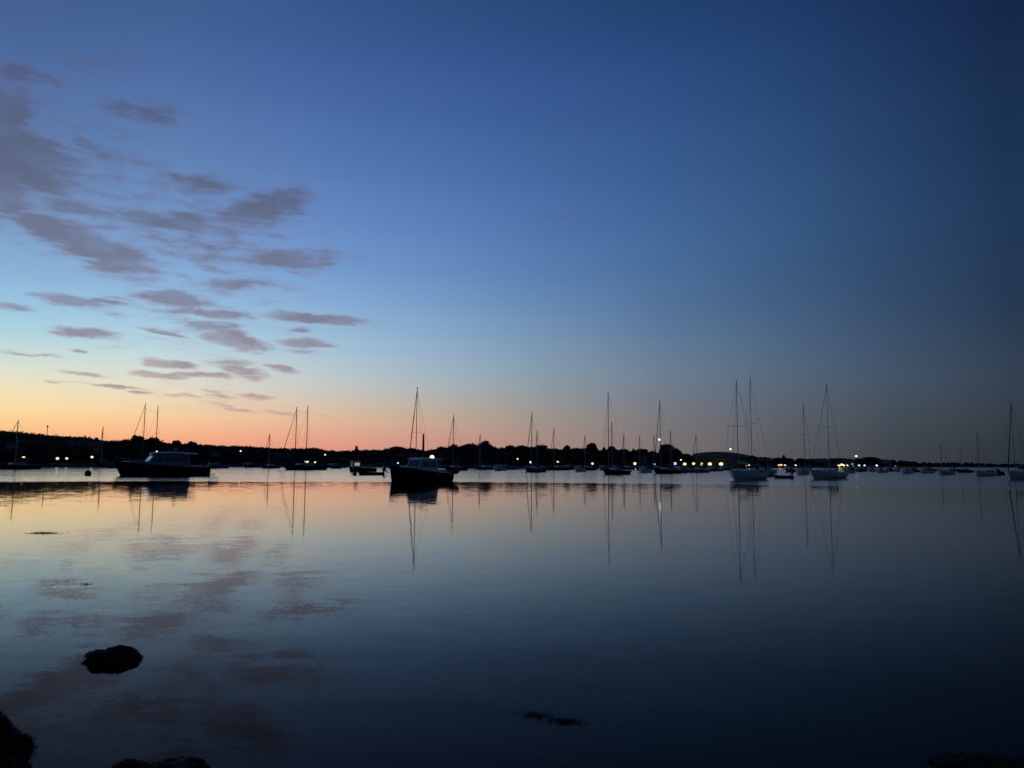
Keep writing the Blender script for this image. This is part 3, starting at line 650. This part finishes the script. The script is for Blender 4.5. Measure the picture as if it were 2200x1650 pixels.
fleet(1163,1010,40,45,'navy',1152,925,'dark sloop close behind the pale grey sloop with a shorter mast',dodger=False)
fleet(1198,1010,52,48,'navy',1190,921,'dark blue sloop with a mid height mast right of the pale grey sloop',dodger=False)
fleet(1262,1010,46,48,'black',1257,937,'low black sloop with a short faint mast below the rounded treetop',dodger=False)
fleet(1323,1019,74,45,'black',1308,845,'black hulled sloop with the tallest mast right of centre',cov='canvas',spreads=(.5,),jib=False)
fleet(1322,1009,30,45,'grey',1315,907,'distant sloop whose faint mast stands just right of the tall sloop mast',dodger=False,jib=False)
fleet(1348,1009,30,45,'grey',1341,931,'distant sloop with a short thick mast over the flat topped tree',dodger=False)
fleet(1382,1010,44,45,'black',1375,937,'low black sloop between the two larger black hulled sloops',dodger=False,jib=False)
fleet(1432,1017,72,42,'black',1420,863,'black hulled sloop with a white light halfway up its mast',spreads=(.5,))
fleet(1450,1010,36,45,'grey',1440,925,'grey sloop behind the stern of the sloop with the mast light',dodger=False,jib=False)
fleet(1412,1009,26,45,'grey',1406,935,'distant grey sloop with a very faint mast left of the mast light',dodger=False,jib=False)
fleet(1502,1015,34,50,'bluegrey',1497,935,'small blue grey sloop below the middle of the quay lamp row',dodger=False)
fleet(1606,1031,100,18,'pale',1577,825,'pale bowed sloop with the left of the two tall faint masts',spreads=(.5,),jib=False,cov='whitecover',B=3.7)
fleet(1632,1023,72,26,'bluegrey',1616,815,'blue grey sloop with the right of the two tall faint masts',spreads=(.5,),jib=False)
fleet(1778,1028,94,17,'pale',1782,825,'pale bowed sloop with a deckhouse and a tall faint mast on the right',spreads=(.5,),jib=False,B=3.6)
fleet(1735,1016,34,26,'pale',1731,866,'small pale sloop partly behind the bow of the sloop with a deckhouse',dodger=False,jib=False)
fleet(2032,1019,38,20,'pale',2024,958,'small white sloop with an end on bow far out on the right',dodger=False,jib=False)
fleet(2072,1015,36,35,'black',2068,962,'low black sloop between two white hulls on the right',dodger=False,jib=False)
fleet(2116,1022,48,24,'pale',2104,930,'white sloop third from the right edge with a blunt pale bow',dodger=False,jib=False)
fleet(2192,1029,74,12,'pale',2182,868,'white sloop cut by the right edge with a tall dark mast',spreads=(.5,),B=3.3)

# mast light of the sloop
rt = [o for o in col.objects if o.get('label', '').startswith('black hulled sloop with a white')][0]
D = math.hypot(rt.location.x, rt.location.y); zz = zat(1420, 945, D)
ms = [c for c in rt.children if c.name.startswith('mast')][0]
xm_ = ms.data.vertices[0].co.x
MB().ball((xm_ + .22, 0, zz), .22, nu=10, nv=6).build('mast_light', E_wht, ms, True)

# ---- left motor yacht
p = at(347, 1021.5); phi = math.atan2(p.x, p.y); a = R(78) + phi
my = empty('motor_yacht', (p.x, p.y, 0), math.atan2(-math.cos(a), -math.sin(a)), 'large dark motor yacht with a raked wheelhouse lying broadside on the left', 'motorboat', 'motorboats at their moorings')
Ly = 12.0; hull(my, Ly, 3.8, 1.92, 1.08, 'black', tr=.86, rake=1.1, over=.0, dip=.02)
MB().box(-Ly/2+.3, -3.2, -1.6, 1.6, 1.02, 1.3, .2, 0, .05).build('cockpit_coaming', M_['yacht'], my)
c = MB(); c.loft([[(x, -w_, z0), (x, -w_*.85, z0+h), (x, w_*.85, z0+h), (x, w_, z0)] for x, w_, z0, h in ((2.0,1.45,1.3,.62),(3.2,1.2,1.4,.55),(4.3,.75,1.55,.34),(4.9,.35,1.65,.15))], closed=True); fc = c.build('foredeck_cabin', M_['yacht'], my)
for s_ in (1, -1):
    for k in range(3): MB().box(2.3+k*.6, 2.62+k*.6, s_*(1.32-k*.09)-.03, s_*(1.32-k*.09)+.03, 1.56+k*.03, 1.72+k*.03).build('porthole', M_['glass'], fc)
wh = MB(); prof_ = [(-3.4, 1.2), (2.3, 1.45), (1.15, 2.95), (-3.1, 2.86)]
wh.add([(x, -1.5 + (z-1.2)*.1, z) for x, z in prof_] + [(x, 1.5 - (z-1.2)*.1, z) for x, z in prof_], [(0,1,2,3),(7,6,5,4),(0,4,5,1),(1,5,6,2),(2,6,7,3),(3,7,4,0)])
wo_ = wh.build('wheelhouse', M_['yacht'], my)
rings = []
for x, z in ((-4.3,2.98),(-4.1,3.0),(-1.5,3.12),(.6,3.1),(1.35,3.02),(1.5,2.95)):
    hw = 1.62 if -4.2 < x < 1.3 else 1.45
    rings.append([(x,-hw,z-.1),(x,-hw*.98,z),(x,-hw*.5,z+.09),(x,hw*.5,z+.09),(x,hw*.98,z),(x,hw,z-.1)])
rf_ = MB().loft(rings).build('wheelhouse_roof', M_['yacht'], my)
MB().cyl((-1.7,0,3.18),(-1.7,0,3.5),.06).build('radar_post', M_['alu'], rf_); MB().ball((-1.7,0,3.6),.34,.34,.15).build('radar_dome', M_['yacht'], rf_, True)
MB().cyl((-2.4,.8,3.1),(-2.8,.8,4.3),.02,.01).build('antenna', M_['yacht'], rf_)
MB().ball((.55,-1.0,3.26),.11,nu=10,nv=6).build('roof_light', E_wht, rf_, True)
for s_ in (1, -1):
    for (xa, xb, xc, xd) in ((-3.0,-1.55,-1.5,-2.85),(-1.35,.1,.1,-1.35),(.3,1.75,.95,.3)):
        y1 = s_*(1.5 - .62*.1 + .012); y2 = s_*(1.5 - 1.52*.1 + .012)
        vs = [(xa,y1,1.82),(xb,y1,1.82),(xc,y2,2.72),(xd,y2,2.72)]; vi = [(x_, y_-s_*.02, z_) for x_, y_, z_ in vs]
        MB().add(vs + vi, [(0,1,2,3),(7,6,5,4),(0,4,5,1),(1,5,6,2),(2,6,7,3),(3,7,4,0)]).build('side_window', M_['glass'], wo_)
for k in range(3):
    ya = -1.2 + k*.82; yb = ya + .74
    vs = [(2.08+.02,ya,1.78),(2.08+.02,yb,1.78),(1.33+.02,yb*.93,2.76),(1.33+.02,ya*.93,2.76)]; vi = [(x_-.03, y_, z_-.02) for x_, y_, z_ in vs]
    MB().add(vs + vi, [(0,1,2,3),(7,6,5,4),(0,4,5,1),(1,5,6,2),(2,6,7,3),(3,7,4,0)]).build('windscreen', M_['glass'], wo_)
rl = MB()
for s_ in (1, -1):
    pts = [(5.7,s_*.15,2.45),(4.4,s_*1.0,2.25),(3.2,s_*1.5,2.1),(2.1,s_*1.72,2.0)]
    for q in range(3): rl.cyl(pts[q], pts[q+1], .018, n=5)
    for x, y, z in pts: rl.cyl((x,y,z),(x,y,z-.65),.016,n=5)
rl.build('bow_rail', M_['alu'], my)
MB().box(-6.75,-6.0,-1.4,1.4,.12,.22).build('swim_platform', M_['teak'], my)
dv_ = MB()
for s_ in (1,-1): dv_.cyl((-5.9,s_*.8,1.1),(-6.2,s_*.8,1.65),.04).cyl((-6.2,s_*.8,1.65),(-6.9,s_*.8,1.6),.04)
dv_.build('davit', M_['alu'], my)
def dinghy_tender(name, loc, rz, L_, label, eng=True, mat='rubber', parent_pos=None, tilt=0, cat='dinghy', group='small tenders and skiffs'):
    r_ = empty(name, loc, rz, label, cat, group); r_.rotation_euler = (tilt, 0, rz)
    tb = MB(); rr = .2
    path = [(-L_/2,.62,.12),(-L_/2+.1,.62,.2),(L_*.15,.62,.22),(L_*.36,.46,.27),(L_*.46,.2,.32),(L_*.49,0,.34),(L_*.46,-.2,.32),(L_*.36,-.46,.27),(L_*.15,-.62,.22),(-L_/2+.1,-.62,.2),(-L_/2,-.62,.12)]
    rings = []
    for i, q in enumerate(path):
        q = Vector(q); d = (Vector(path[min(i+1,len(path)-1)]) - Vector(path[max(i-1,0)])).normalized(); s_ = d.cross(Vector((0,0,1))).normalized(); u_ = s_.cross(d)
        k = rr * (.5 if i in (0, len(path)-1) else 1)
        rings.append([q + (s_*math.cos(t_) + u_*math.sin(t_))*k for t_ in [2*math.pi*j/10 for j in range(10)]])
    tb.loft(rings); tb.build('tube', M_[mat], r_, True)
    MB().box(-L_/2+.05, L_*.38, -.5, .5, -.02, .06, 0, .1).build('floor', M_['deck'], r_)
    MB().box(-L_/2+.02, -L_/2+.1, -.5, .5, 0, .45).build('transom', M_['teak'], r_)
    MB().box(-.2,.05,-.6,.6,.3,.34).build('seat', M_['teak'], r_)
    if eng:
        e_ = MB(); e_.box(-L_/2-.35,-L_/2-.02,-.16,.16,.55,.95,.05,.05,.04).box(-L_/2-.24,-L_/2-.12,-.05,.05,-.3,.55); e_.build('outboard_motor', M_['engine'], r_)
    return r_
q = my.matrix_basis @ Vector((-6.75, 0, .95))
dinghy_tender('inflatable_dinghy', (q.x, q.y, q.z), my.rotation_euler.z + math.pi/2, 2.7, 'grey inflatable dinghy hung across the stern of the large motor yacht', True)

# ---- centre motorboat (downeast hull, bow towards us)
p = at(899, 1034); phi = math.atan2(p.x, p.y); a = R(47) + phi
mc = empty('motorboat', (p.x, p.y, 0), math.atan2(-math.cos(a), -math.sin(a)), 'black hulled motorboat with a pale cabin lying bow on at the centre left', 'motorboat', 'motorboats at their moorings')
sF = wid(899, 1034, 1)
Lc = 8.3; hull(mc, Lc, 3.0, 1.72, .85, 'black', tr=.9, rake=.35, over=0, dip=.03)
c = MB(); c.loft([[(x, -w_, z0), (x, -w_*.85, z0+h), (x, w_*.85, z0+h), (x, w_, z0)] for x, w_, z0, h in ((.7,1.05,1.0,.62),(2.0,.9,1.15,.5),(2.9,.5,1.38,.22),(3.25,.25,1.5,.06))]); fc = c.build('foredeck_cabin', M_['house'], mc)
for s_ in (1, -1):
    for k in range(2): MB().box(1.0+k*.55, 1.32+k*.55, s_*(.95-k*.07)-.03, s_*(.95-k*.07)+.03, 1.3+k*.04, 1.46+k*.04).build('porthole', M_['glass'], fc)
wh = MB(); prof_ = [(-2.0,.9),(1.1,1.15),(.45,2.38),(-1.75,2.34)]
wh.add([(x,-1.12+(z-.9)*.08,z) for x, z in prof_] + [(x,1.12-(z-.9)*.08,z) for x, z in prof_], [(0,1,2,3),(7,6,5,4),(0,4,5,1),(1,5,6,2),(2,6,7,3),(3,7,4,0)])
wo_ = wh.build('wheelhouse', M_['house'], mc)
rings = []
for x, z in ((-2.5,2.42),(-1.5,2.47),(.2,2.5),(.75,2.42)):
    hw = 1.22 if x < .5 else 1.1; rings.append([(x,-hw,z-.07),(x,-hw*.95,z),(x,-hw*.4,z+.06),(x,hw*.4,z+.06),(x,hw*.95,z),(x,hw,z-.07)])
rf_ = MB().loft(rings).build('wheelhouse_roof', M_['house'], mc)
MB().cyl((-.6,0,2.5),(-.6,0,2.95),.03).build('light_mast', M_['alu'], rf_)
for s_ in (1, -1):
    for (xa, xb, xc, xd) in ((-1.75,-.75,-.75,-1.6),(-.6,.3,.3,-.6),(.42,.85,.5,.42)):
        y1 = s_*(1.12-.6*.08+.012); y2 = s_*(1.12-1.3*.08+.012); vs = [(xa,y1,1.5),(xb,y1,1.5),(xc,y2,2.2),(xd,y2,2.2)]; vi = [(x_, y_-s_*.02, z_) for x_, y_, z_ in vs]
        MB().add(vs + vi, [(0,1,2,3),(7,6,5,4),(0,4,5,1),(1,5,6,2),(2,6,7,3),(3,7,4,0)]).build('side_window', M_['glass'], wo_)
for k in range(3):
    ya = -.9 + k*.62; yb = ya + .55; vs = [(.97,ya,1.47),(.97,yb,1.47),(.57,yb*.94,2.2),(.57,ya*.94,2.2)]; vi = [(x_-.03, y_, z_-.02) for x_, y_, z_ in vs]
    MB().add(vs + vi, [(0,1,2,3),(7,6,5,4),(0,4,5,1),(1,5,6,2),(2,6,7,3),(3,7,4,0)]).build('windscreen', M_['glass'], wo_)
MB().box(-Lc/2+.2,-2.1,-1.2,1.2,.78,1.0,.1,0,.05).build('cockpit_coaming', M_['house'], mc)
rl = MB()
for s_ in (1,-1):
    pts = [(3.9,s_*.15,2.25),(3.0,s_*.8,2.05),(1.9,s_*1.2,1.9)]
    for q_ in range(2): rl.cyl(pts[q_], pts[q_+1], .015, n=5)
    for x, y, z in pts: rl.cyl((x,y,z),(x,y,z-.6),.013,n=5)
rl.build('bow_rail', M_['alu'], mc)
dv_ = MB()
for s_ in (1,-1): dv_.cyl((-4.05,s_*.6,.8),(-4.9,s_*.6,1.1),.035)
dv_.build('davit', M_['alu'], mc)
q = mc.matrix_basis @ Vector((-4.75, 0, .78))
dinghy_tender('inflatable_dinghy', (q.x, q.y, q.z), mc.rotation_euler.z + math.pi/2, 2.5, 'dark inflatable dinghy hung on the stern of the centre motorboat', False)

# ---- small working boat with a pilot house
def work_boat(px, wl, theta, wpx, label, lit=True, hm='black', phx=(.05,.42), ph_h=1.5, name='fishing_boat', cat='fishing boat', group='motorboats at their moorings'):
    p = at(px, wl); phi = math.atan2(p.x, p.y); a = R(theta) + phi
    r_ = empty(name, (p.x, p.y, 0), math.atan2(-math.cos(a), -math.sin(a)), label, cat, group)
    L_ = wid(px, wl, wpx) / max(.35, math.sin(R(theta))) * .93
    hull(r_, L_, 2.4, .95, .65, hm, tr=.85, rake=.3, over=0, dip=.03)
    cb = cabin(r_, L_*phx[0], L_*phx[1], 1.5, .6, ph_h, .12, .05, 'house', 'pilot_house', 2, side=.05)
    MB().box(L_*phx[0]-.2, L_*phx[1]+.15, -.85, .85, .6+ph_h+.002, .68+ph_h).build('roof', M_['house'], cb)
    if lit: 
        MB().box(L_*phx[0]+.25, L_*phx[1]-.5, -.765, -.745, 1.15, 1.75).build('lit_window', E_dim, cb); MB().box(L_*phx[0]+.25, L_*phx[1]-.5, .745, .765, 1.15, 1.75).build('lit_window', E_dim, cb)
    MB().cyl((L_*phx[0]+.3,0,.68+ph_h),(L_*phx[0]+.3,0,1.9+ph_h),.03).build('light_mast', M_['alu'], r_)
    return r_
work_boat(778, 1012.5, 72, 58, 'small black fishing boat with a dimly lit pilot house left of the centre motorboat', phx=(.1,.42))
work_boat(468, 1006, 72, 40, 'small low grey launch just right of the motor yacht stern', False, 'bluegrey', ph_h=.6, name='launch', cat='launch')
work_boat(1475, 1015, 55, 46, 'blue grey launch right behind the sloop with the mast light', False, 'bluegrey', ph_h=.7, name='launch', cat='launch')
for (px, wl, wp, hm, lab) in ((1835,1011,26,'navy','dark small launch below the first white lamps on the right'),(1874,1013,14,'pale','tiny pale launch below the lone white lamp'),(1893,1015,16,'pale','second tiny pale launch right of the lone white lamp'),
        (1914,1012,18,'grey','tiny grey launch just left of the last orange lamp'),(1968,1014,30,'bluegrey','faint blue grey launch between the orange lamp and the first white sloop'),(2145,1020,22,'navy','small dark launch between the last two white sloops'),
        (1088,1009,46,'bluegrey','low blue grey launch between the peaked tree and the pale grey sloop'),(1226,1009,26,'navy','small dark launch just left of the rounded treetop'),(1300,1010,22,'grey','small grey launch tucked behind the bow of the tall masted black sloop'),
        (1536,1012,26,'bluegrey','small blue grey launch under the right end of the quay lamp row'),(1560,1010,20,'grey','small grey launch right below the last quay lamp'),(1700,1014,22,'grey','small grey launch beyond the floating dinghy'),
        (1848,1013,16,'grey','tiny grey launch below the second white lamp on the right'),(1862,1010,20,'navy','tiny dark launch below the third white lamp on the right'),(1932,1013,18,'pale','tiny pale launch just right of the last orange lamp'),
        (2000,1012,24,'navy','faint dark launch just left of the small end on white sloop'),(540,1004,30,'navy','low dark launch near the shore left of the small grey sloop'),(1652,1016,20,'pale','small pale launch behind the stern of the two masts pair of sloops'),(1722,1019,15,'pale','tiny pale launch touching the bow of the sloop with a deckhouse'),(1822,1016,16,'pale','tiny pale launch just beyond the stern of the sloop with a deckhouse'),
        (1947,1017,14,'pale','tiny pale launch a little right of and below the last orange lamp'),(1990,1016,20,'pale','small pale launch midway between the last orange lamp and the end on white sloop'),(2050,1013,14,'grey','tiny grey launch just right of the end on white sloop'),
        (1072,1011,20,'pale','tiny pale launch right of the low blue grey sloop'),(1245,1013,16,'pale','tiny pale launch beside the bow of the low black sloop below the rounded treetop'),(1385,1015,18,'pale','tiny pale launch just left of the sloop with the mast light'),
        (722,1005,34,'bluegrey','low blue grey launch close inshore between the schooner and the fishing boat')):
    work_boat(px, wl, 40, wp, lab, False, hm, ph_h=.7, name='launch', cat='launch')
# skiff with tilted outboard
p = at(797, 1020); phi = math.atan2(p.x, p.y); a = R(78) + phi
sk = empty('skiff', (p.x, p.y, 0), math.atan2(-math.cos(a), -math.sin(a)), 'long low dark skiff with its outboard tilted up in front of the fishing boat', 'skiff', 'small tenders and skiffs')
hull(sk, 4.1, 1.5, .5, .36, 'navy', tr=.85, rake=.4, over=0, dip=.03)
MB().box(-.3,0,-.7,.7,.3,.34).build('seat', M_['teak'], sk)
e_ = MB(); e_.box(-2.35,-1.75,-.3,.3,.62,1.3,.1,.12,.06).cyl((-2.15,0,.7),(-2.75,0,.3),.12,.08).cyl((-1.98,0,.62),(-1.98,0,.15),.13); e_.build('outboard_motor', M_['engine'], sk)
p = at(1682, 1027.5)
dinghy_tender('inflatable_dinghy', (p.x, p.y, 0), R(200), 3.0, 'dark inflatable dinghy floating between the two pale bowed sloops', True)
p = at(722, 1007)
dinghy_tender('inflatable_dinghy', (p.x, p.y, 0), R(190), 2.8, 'small dark dinghy trailing behind the two masted schooner', False)
# mooring buoys
for (px, py, d_, lab) in ((189,1021,12,'dark red mooring ball on the water left of the large motor yacht'),(762,1020.5,9,'dark mooring ball by the bow of the long low skiff')):
    p = at(px, py); r_ = d_ * p.length / FPX / 2
    b_ = empty('mooring_buoy', (p.x, p.y, 0), 0, lab, 'buoy', 'mooring buoys'); MB().ball((0,0,r_*.55), r_, nu=16, nv=10).build('float', M_['red'], b_, True); MB().cyl((0,0,r_*1.45),(0,0,r_*2.1),.03).build('pick_up_ring', M_['wire'], b_)

# ------------------------------------------------------------------ rocks and weed in the shallows
def rock(px, py, rx, ry, h, label, seed, weedn=900, yaw=0, sub=.12):
    p = at(px, py); r_ = empty('weedy_rock', (p.x, p.y, 0), yaw, label, 'rock', 'weed covered rocks in the shallows'); rn = random.Random(seed)
    nu, nv = 64, 28; vs = []; fs = []
    def P(u, v):
        d = Vector((math.cos(v)*math.cos(u), math.cos(v)*math.sin(u), math.sin(v)))
        k = 1 + .32*mnoise.noise(d*1.4 + Vector((seed,0,0))) + .13*mnoise.noise(d*4 + Vector((0,seed,0))) + .05*mnoise.noise(d*11)
        return Vector((d.x*rx*k, d.y*ry*k, max(-sub, d.z*h*k)))
    for j in range(nv + 1):
        v = -.6 + (math.pi/2 + .6) * j / nv
        for i in range(nu): vs.append(P(2*math.pi*i/nu, v))
    for j in range(nv):
        for i in range(nu): k = (i+1) % nu; fs.append((j*nu+i, j*nu+k, (j+1)*nu+k, (j+1)*nu+i))
    MB().add(vs, fs).build('boulder', M_['rock'], r_, True)
    wd = MB()
    for _ in range(weedn):
        u = rn.uniform(0, 6.283); v = rn.uniform(-.02, 1.45) if rn.random() < .6 else rn.uniform(-.02, .3); q = P(u, v); q.z = max(q.z, .004)
        nrm = Vector((q.x/rx**2, q.y/ry**2, q.z/h**2)).normalized(); dn = (Vector((nrm.x, nrm.y, -.5)) + Vector((rn.gauss(0,.4), rn.gauss(0,.4), 0))).normalized()
        sd = nrm.cross(dn).normalized() if nrm.cross(dn).length > .01 else Vector((1,0,0)); ln = rn.uniform(.02, .06); wdt = rn.uniform(.002, .007); prev = None; b0 = len(wd.v)
        for s_ in range(4):
            c_ = q + nrm*.008*math.sin(s_*1.1+.5) + dn*ln*s_/3; c_.z = max(c_.z, .004 + rn.random()*.004); k = wdt*(1 - s_*.2)
            wd.v += [tuple(c_ - sd*k), tuple(c_ + sd*k)]
            if s_: wd.f.append((b0+2*s_-2, b0+2*s_-1, b0+2*s_+1, b0+2*s_))
    tag(wd.build('seaweed', M_['weed'], r_), kind='stuff')
rock(243, 1418, .31, .2, .13, 'low weedy rock alone in the water at the lower left', 3, 2200)
q = at(293, 1408)
rock(-72, 1672, .34, .34, .38, 'tall weed covered rock cut by the left edge of the picture', 8, 3000)
rock(330, 1704, .43, .28, .19, 'broad shallow rock cut by the bottom edge near the left corner', 12, 3000)
rock(2150, 1655, .42, .25, .06, 'barely visible dark rock at the lower right corner', 21, 2000)
SUNK = M_['weedw'].copy(); SUNK.name = 'half_sunk_weed'; t3 = SUNK.node_tree
tr3 = t3.nodes.new('ShaderNodeBsdfTransparent'); mx3 = t3.nodes.new('ShaderNodeMixShader'); mx3.inputs[0].default_value = .36
t3.links.new(tr3.outputs[0], mx3.inputs[1]); t3.links.new(t3.nodes['Principled BSDF'].outputs[0], mx3.inputs[2]); t3.links.new(mx3.outputs[0], t3.nodes['Material Output'].inputs[0])
def weed_patch(px, py, w_, d_, n, label, seed, s=1.0, tilt=0):
    p = at(px, py); rn = random.Random(seed); mb = MB()
    for _ in range(n):
        x = rn.gauss(0, .3)*w_; y = rn.gauss(0, .3)*d_ + tilt*x; an = rn.gauss(0, .6) + (math.pi if rn.random() < .5 else 0); ln = rn.uniform(.03, .09)*s; wd = rn.uniform(.003, .009)*s; b0 = len(mb.v)
        for k in range(5):
            an += rn.gauss(0, .4); x += math.cos(an)*ln/4; y += math.sin(an)*ln/4; sx, sy = -math.sin(an)*wd*(1-k*.15), math.cos(an)*wd*(1-k*.15)
            z = .004 + .007*rn.random()*s
            mb.v += [(x-sx, y-sy, z), (x+sx, y+sy, z)]
            if k: mb.f.append((b0+2*k-2, b0+2*k-1, b0+2*k+1, b0+2*k))
    o = mb.build('floating_seaweed', M_['weedw'] if px < 300 else SUNK); o.location = (p.x, p.y, 0); return tag(o, label, 'seaweed', 'clumps of seaweed afloat on the calm water')
weed_patch(1150, 1537, .22, .12, 120, 'dark clump of seaweed afloat near the bottom centre, its left part', 5, 1.2, -.2)
weed_patch(1212, 1551, .26, .08, 150, 'dark clump of seaweed afloat near the bottom centre, its right part', 6, 1.2, -.25)
weed_patch(92, 1145.5, .7, .35, 160, 'thin streak of weed afloat on the orange water below the left edge boats', 9, 2.2)
weed_patch(186, 1255, .14, .1, 26, 'tiny speck of weed afloat in the pale water at the left', 10, 1.3)
